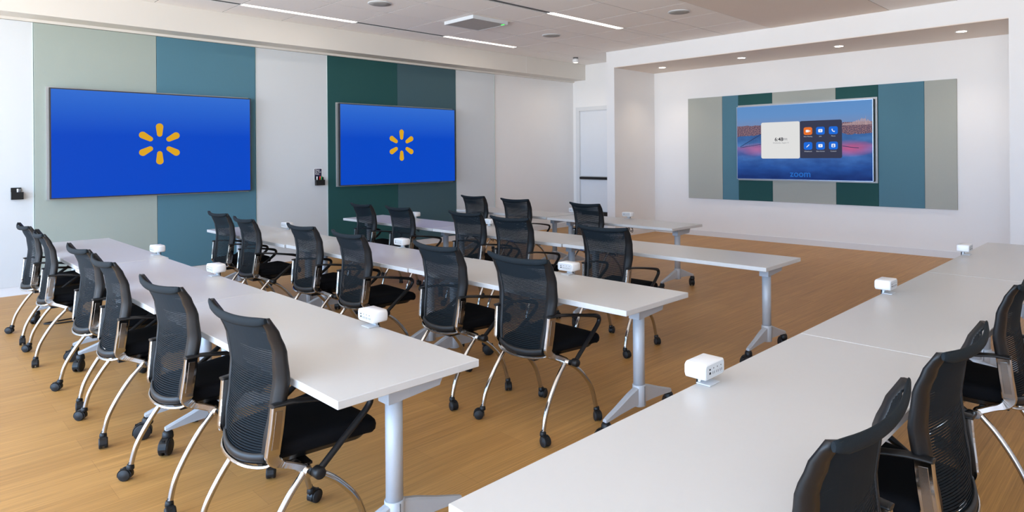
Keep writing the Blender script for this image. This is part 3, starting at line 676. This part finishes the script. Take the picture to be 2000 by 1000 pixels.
# ------------------------------------------------------------------ chairs
W_T = [(0, 0.176), (0.08, 0.194), (0.3, 0.216), (0.6, 0.236), (0.85, 0.243), (1.0, 0.246)]
Y_T = [(0, -0.148), (0.15, -0.140), (0.35, -0.122), (0.55, -0.110), (0.75, -0.122), (0.9, -0.151), (1.0, -0.184)]
D_T = [(0, 0.040), (0.3, 0.034), (0.7, 0.030), (1.0, 0.030)]
def back_pt(u, v):
    sag = 0.014 * (1 - u * u) * max(0.0, (v - 0.6) / 0.4) ** 1.5
    low = 0.022 * (1 - abs(u) ** 2.5) * max(0.0, 1 - v / 0.18)
    return Vector((u * lerp_table(W_T, v), lerp_table(Y_T, v) - lerp_table(D_T, v) * (1 - u * u), 0.450 + 0.535 * v - sag - low))
def make_chair():
    t = empty('mesh_office_chair')
    # seat cushion
    out = []
    for x, y in rrect(0, 0, 0.5, 0.5, 0.13, 6):
        yy = 0.066 + y * 0.46; wd = 0.43 + 0.05 * (y + 0.5); out.append((x * wd * (1.0 if yy > 0.02 else 1.0 - 0.20 * min(1.0, (0.02 - yy) / 0.13)), yy))
    m = MB(); secs = []
    cx0, cy0 = 0.0, 0.066
    for z, k in ((0.437, 0.88), (0.441, 0.955), (0.455, 0.99), (0.475, 1.0), (0.490, 0.985), (0.499, 0.94), (0.502, 0.80), (0.500, 0.5), (0.496, 0.05)):
        ring = []
        for x, y in out:
            px, py = cx0 + (x - cx0) * k, cy0 + (y - cy0) * k
            dz = 0.055 * (py + 0.1) * 0.5 - 2.2 * max(0.0, py - 0.19) ** 2
            ring.append((px, py, z + dz))
        secs.append(ring)
    m.loft(secs); s = m.build('seat', M_seat, t)
    m = MB(); m.loft([[(x * 0.80, 0.066 + (y - 0.066) * 0.82, 0.415 + 0.02 * y) for x, y in out], [(x * 0.90, 0.066 + (y - 0.066) * 0.90, 0.438 + 0.03 * y) for x, y in out]], True, False)
    m.build('seat_shell', M_black, s)
    m = MB(); m.box(-0.075, 0.075, -0.12, 0.10, 0.385, 0.420); m.loft([[(0.07, -0.02, 0.40), (0.07, 0.02, 0.40), (0.07, 0.02, 0.412), (0.07, -0.02, 0.412)], [(0.20, -0.015, 0.395), (0.20, 0.015, 0.395), (0.20, 0.015, 0.404), (0.20, -0.015, 0.404)]], True, False)
    m.build('seat_mechanism', M_black, t)
    # woven cords of the mesh back
    m = MB(); NC = 60; NS = 12
    for i in range(NC):
        v = 0.045 + 0.915 * i / (NC - 1); hh = 0.527 * 0.915 / (NC - 1) * 0.44; secs = []
        for k in range(NS + 1):
            u = -0.96 + 1.92 * k / NS; p = back_pt(u, v)
            secs.append([p + Vector((0, 0.0042, 0)), p + Vector((0, -0.0005, hh)), p + Vector((0, -0.0005, -hh))])
        m.loft(secs, False, False)
    c = m.build('back_mesh', M_cord, t); c['kind'] = 'stuff'
    # side frames
    for sd in (-1, 1):
        m = MB(); secs = []; N = 20
        for i in range(N + 1):
            v = i / N; ku = lerp_table([(0, 0.16), (0.25, 0.20), (0.55, 0.23), (0.85, 0.16), (1.0, 0.10)], v)
            a = back_pt(sd * (1 - ku), v); b_ = back_pt(sd, v); th = lerp_table([(0, 0.014), (0.4, 0.022), (0.8, 0.018), (1, 0.014)], v)
            mid = (a + b_) / 2 + Vector((0, -0.006, 0))
            b2 = b_ + Vector((sd * 0.004, 0.004, 0))
            secs.append([a + Vector((0, -0.004, 0)), mid, b2 + Vector((0, -0.002, 0)), b2 + Vector((sd * 0.002, th * 0.5, 0)), b2 + Vector((-sd * 0.004, th, 0)), a + Vector((0, 0.006, 0))])
        m.loft(secs); m.build('back_frame', M_black, t)
    # wrapped top rail and padded bottom rail
    m = MB(); secs = []
    for k in range(21):
        u = -1.02 + 2.04 * k / 20; p = back_pt(max(-1, min(1, u)), 1.0); p.x += (u - max(-1, min(1, u))) * 0.24
        e_ = max(0.55, 1 - max(0, abs(u) - 0.85) * 2.2)
        secs.append([p + Vector((0, 0.008 * math.cos(a) * e_, (0.018 * math.sin(a) - 0.013) * e_)) for a in [2 * PI * j / 10 for j in range(10)]])
    m.loft(secs); m.build('top_rail', M_rail, t)
    m = MB(); secs = []
    for k in range(21):
        u = -1.0 + 2.0 * k / 20; p = back_pt(u, 0.02)
        secs.append([p + Vector((0, 0.012 * math.cos(a) - 0.003, 0.020 * math.sin(a) + 0.006)) for a in [2 * PI * j / 10 for j in range(10)]])
    m.loft(secs); m.build('bottom_rail', M_black, t)
    # chrome band under the back, arm posts, armrests
    path = catmull([(-0.195, -0.135, 0.446), (-0.175, -0.160, 0.434), (-0.10, -0.186, 0.424), (0, -0.195, 0.420), (0.10, -0.186, 0.424), (0.175, -0.160, 0.434), (0.195, -0.135, 0.446)], 4)
    MB().ribbon(path, (0, 0.35, 1), 0.010, 0.006).build('lower_back_band', M_chrome, t)
    for sd in (-1, 1):
        x = sd * 0.214
        path = catmull([(x + sd * 0.006, -0.124, 0.655), (x + sd * 0.003, -0.131, 0.58), (x - sd * 0.003, -0.140, 0.505), (x - sd * 0.005, -0.141, 0.470), (x - sd * 0.002, -0.118, 0.445), (x + sd * 0.008, -0.080, 0.428), (x + sd * 0.022, -0.034, 0.406)], 5)
        n_ = len(path); hw = [0.027 if i < n_ * 0.42 else 0.027 - 0.013 * min(1, (i - n_ * 0.42) / (n_ * 0.3)) for i in range(n_)]
        a = MB().ribbon(path, (1, 0, 0), hw, 0.011).build('arm_post', M_chrome, t)
        MB().ribbon(catmull([(x + sd * 0.0165, -0.125, 0.640), (x + sd * 0.014, -0.131, 0.58), (x + sd * 0.0085, -0.139, 0.505)], 4), (1, 0, 0), 0.013, 0.002).build('post_inlay', M_satin, a)
        path = catmull([(x + sd * 0.006, -0.152, 0.662), (x + sd * 0.012, -0.09, 0.663), (x + sd * 0.032, 0.01, 0.652), (x + sd * 0.046, 0.11, 0.636), (x + sd * 0.048, 0.185, 0.622), (x + sd * 0.048, 0.222, 0.608), (x + sd * 0.048, 0.225, 0.580), (x + sd * 0.050, 0.185, 0.540), (x + sd * 0.058, 0.09, 0.470), (x + sd * 0.070, -0.005, 0.402)], 5)
        n_ = len(path); secs = []
        for i, p in enumerate(path):
            tt = (path[min(i + 1, n_ - 1)] - path[max(i - 1, 0)]).normalized(); nn = tt.cross(Vector((1, 0, 0))).normalized(); f_ = i / (n_ - 1)
            wx = lerp_table([(0, 0.020), (0.12, 0.024), (0.35, 0.019), (0.5, 0.0125), (1, 0.0125)], f_); hn = lerp_table([(0, 0.007), (0.3, 0.009), (0.5, 0.0125), (1, 0.0125)], f_)
            secs.append([p + Vector((1, 0, 0)) * wx * math.cos(q) + nn * hn * math.sin(q) for q in [2 * PI * j / 12 for j in range(12)]])
        MB().loft(secs).build('armrest', M_black, t)
        MB().lathe([(0.019, sd * 0.268), (0.022, sd * 0.272), (0.022, sd * 0.302), (0.019, sd * 0.308), (0.001, sd * 0.309)], 18, 'X', (0, -0.008, 0.398)).build('pivot_knob', M_black, t)
        MB().lathe([(0.021, sd * 0.205), (0.023, sd * 0.215), (0.023, sd * 0.235), (0.017, sd * 0.24), (0.017, sd * 0.269)], 16, 'X', (0, -0.030, 0.398)).build('pivot_hub', M_chrome, t)
    MB().tube([(-0.21, -0.030, 0.398), (0.21, -0.030, 0.398)], 0.014, 10).build('crossbar', M_chrome, t)
    for sd in (-1, 1):
        MB().tube(catmull([(sd * 0.240, -0.035, 0.398), (sd * 0.243, -0.095, 0.335), (sd * 0.247, -0.155, 0.250), (sd * 0.251, -0.205, 0.155), (sd * 0.254, -0.228, 0.066)], 6), 0.0125, 10).build('leg', M_chrome, t)
        MB().tube(catmull([(sd * 0.226, -0.02, 0.386), (sd * 0.228, 0.05, 0.352), (sd * 0.230, 0.125, 0.285), (sd * 0.232, 0.19, 0.195), (sd * 0.232, 0.232, 0.066)], 6), 0.0125, 10).build('leg', M_chrome, t)
        caster_mesh(0.0275, 0.016, 0.010, 0.085, 0.022, M_black, t, (sd * 0.254, -0.230, 0), 0.5 * sd + (0.9 if sd > 0 else -0.2))
        caster_mesh(0.0275, 0.016, 0.010, 0.085, 0.022, M_black, t, (sd * 0.232, 0.234, 0), -1.2 * sd + 2.2)
    return t
chair = make_chair(); usedC = []
def put_chair(x, y, rz, label, group):
    o = chair if not usedC else copy_tree(chair); usedC.append(1)
    o.location = (x, y, 0); o.rotation_euler.z = rz; tag(o, label, 'chair', group)
CH = {1: [(-7.195, 1.08, 0.02), (-6.36, 1.075, -0.06), (-5.12, 1.095, 0.03), (-4.40, 1.085, -0.02), (-3.385, 1.095, 0.05), (-2.541, 1.125, 0.03)],
      2: [(-7.16, 2.665, 0.01), (-6.306, 2.60, -0.04), (-5.274, 2.67, -0.01), (-4.469, 2.655, -0.06), (-3.432, 2.705, -0.05), (-2.685, 2.722, -0.02)],
      3: [(-7.08, 4.285, -0.05), (-6.31, 4.30, -0.03), (-5.189, 4.36, 0.02), (-4.455, 4.29, 0.05), (-3.29, 4.225, 0.02)],
      4: [(-7.234, 6.155, 0.02), (-6.277, 6.07, 0.06), (-5.02, 6.05, -0.08)]}
for r, L in CH.items():
    for k, (x, y, a) in enumerate(L):
        put_chair(x, y, a, 'black mesh chair, %s from the blue screens in the %s' % (ORD[k], ROWN[r]), 'mesh chairs in the ' + ROWN[r])
for k, (x, y, a) in enumerate(((-0.666, 1.553, 0.0), (-0.648, 2.345, -0.03), (-0.664, 3.63, 0.0))):
    put_chair(x, y, PI / 2 + a, 'black mesh chair at the side run of tables, %s from the alcove' % ORD[2 - k], 'mesh chairs at the side run')

# black cable lying in a loop on the floor under the first table
cb = MB().tube(catmull([(-7.535, 1.34, 0.007), (-7.54, 1.27, 0.007), (-7.545, 1.19, 0.007), (-7.60, 1.105, 0.007), (-7.64, 1.12, 0.007), (-7.655, 1.22, 0.007), (-7.67, 1.34, 0.007), (-7.62, 1.45, 0.007)], 6), 0.0065, 8).build('loose_cable', M_cable)
tag(cb, 'black cable looped on the floor under the table nearest the sage panel', 'cable')
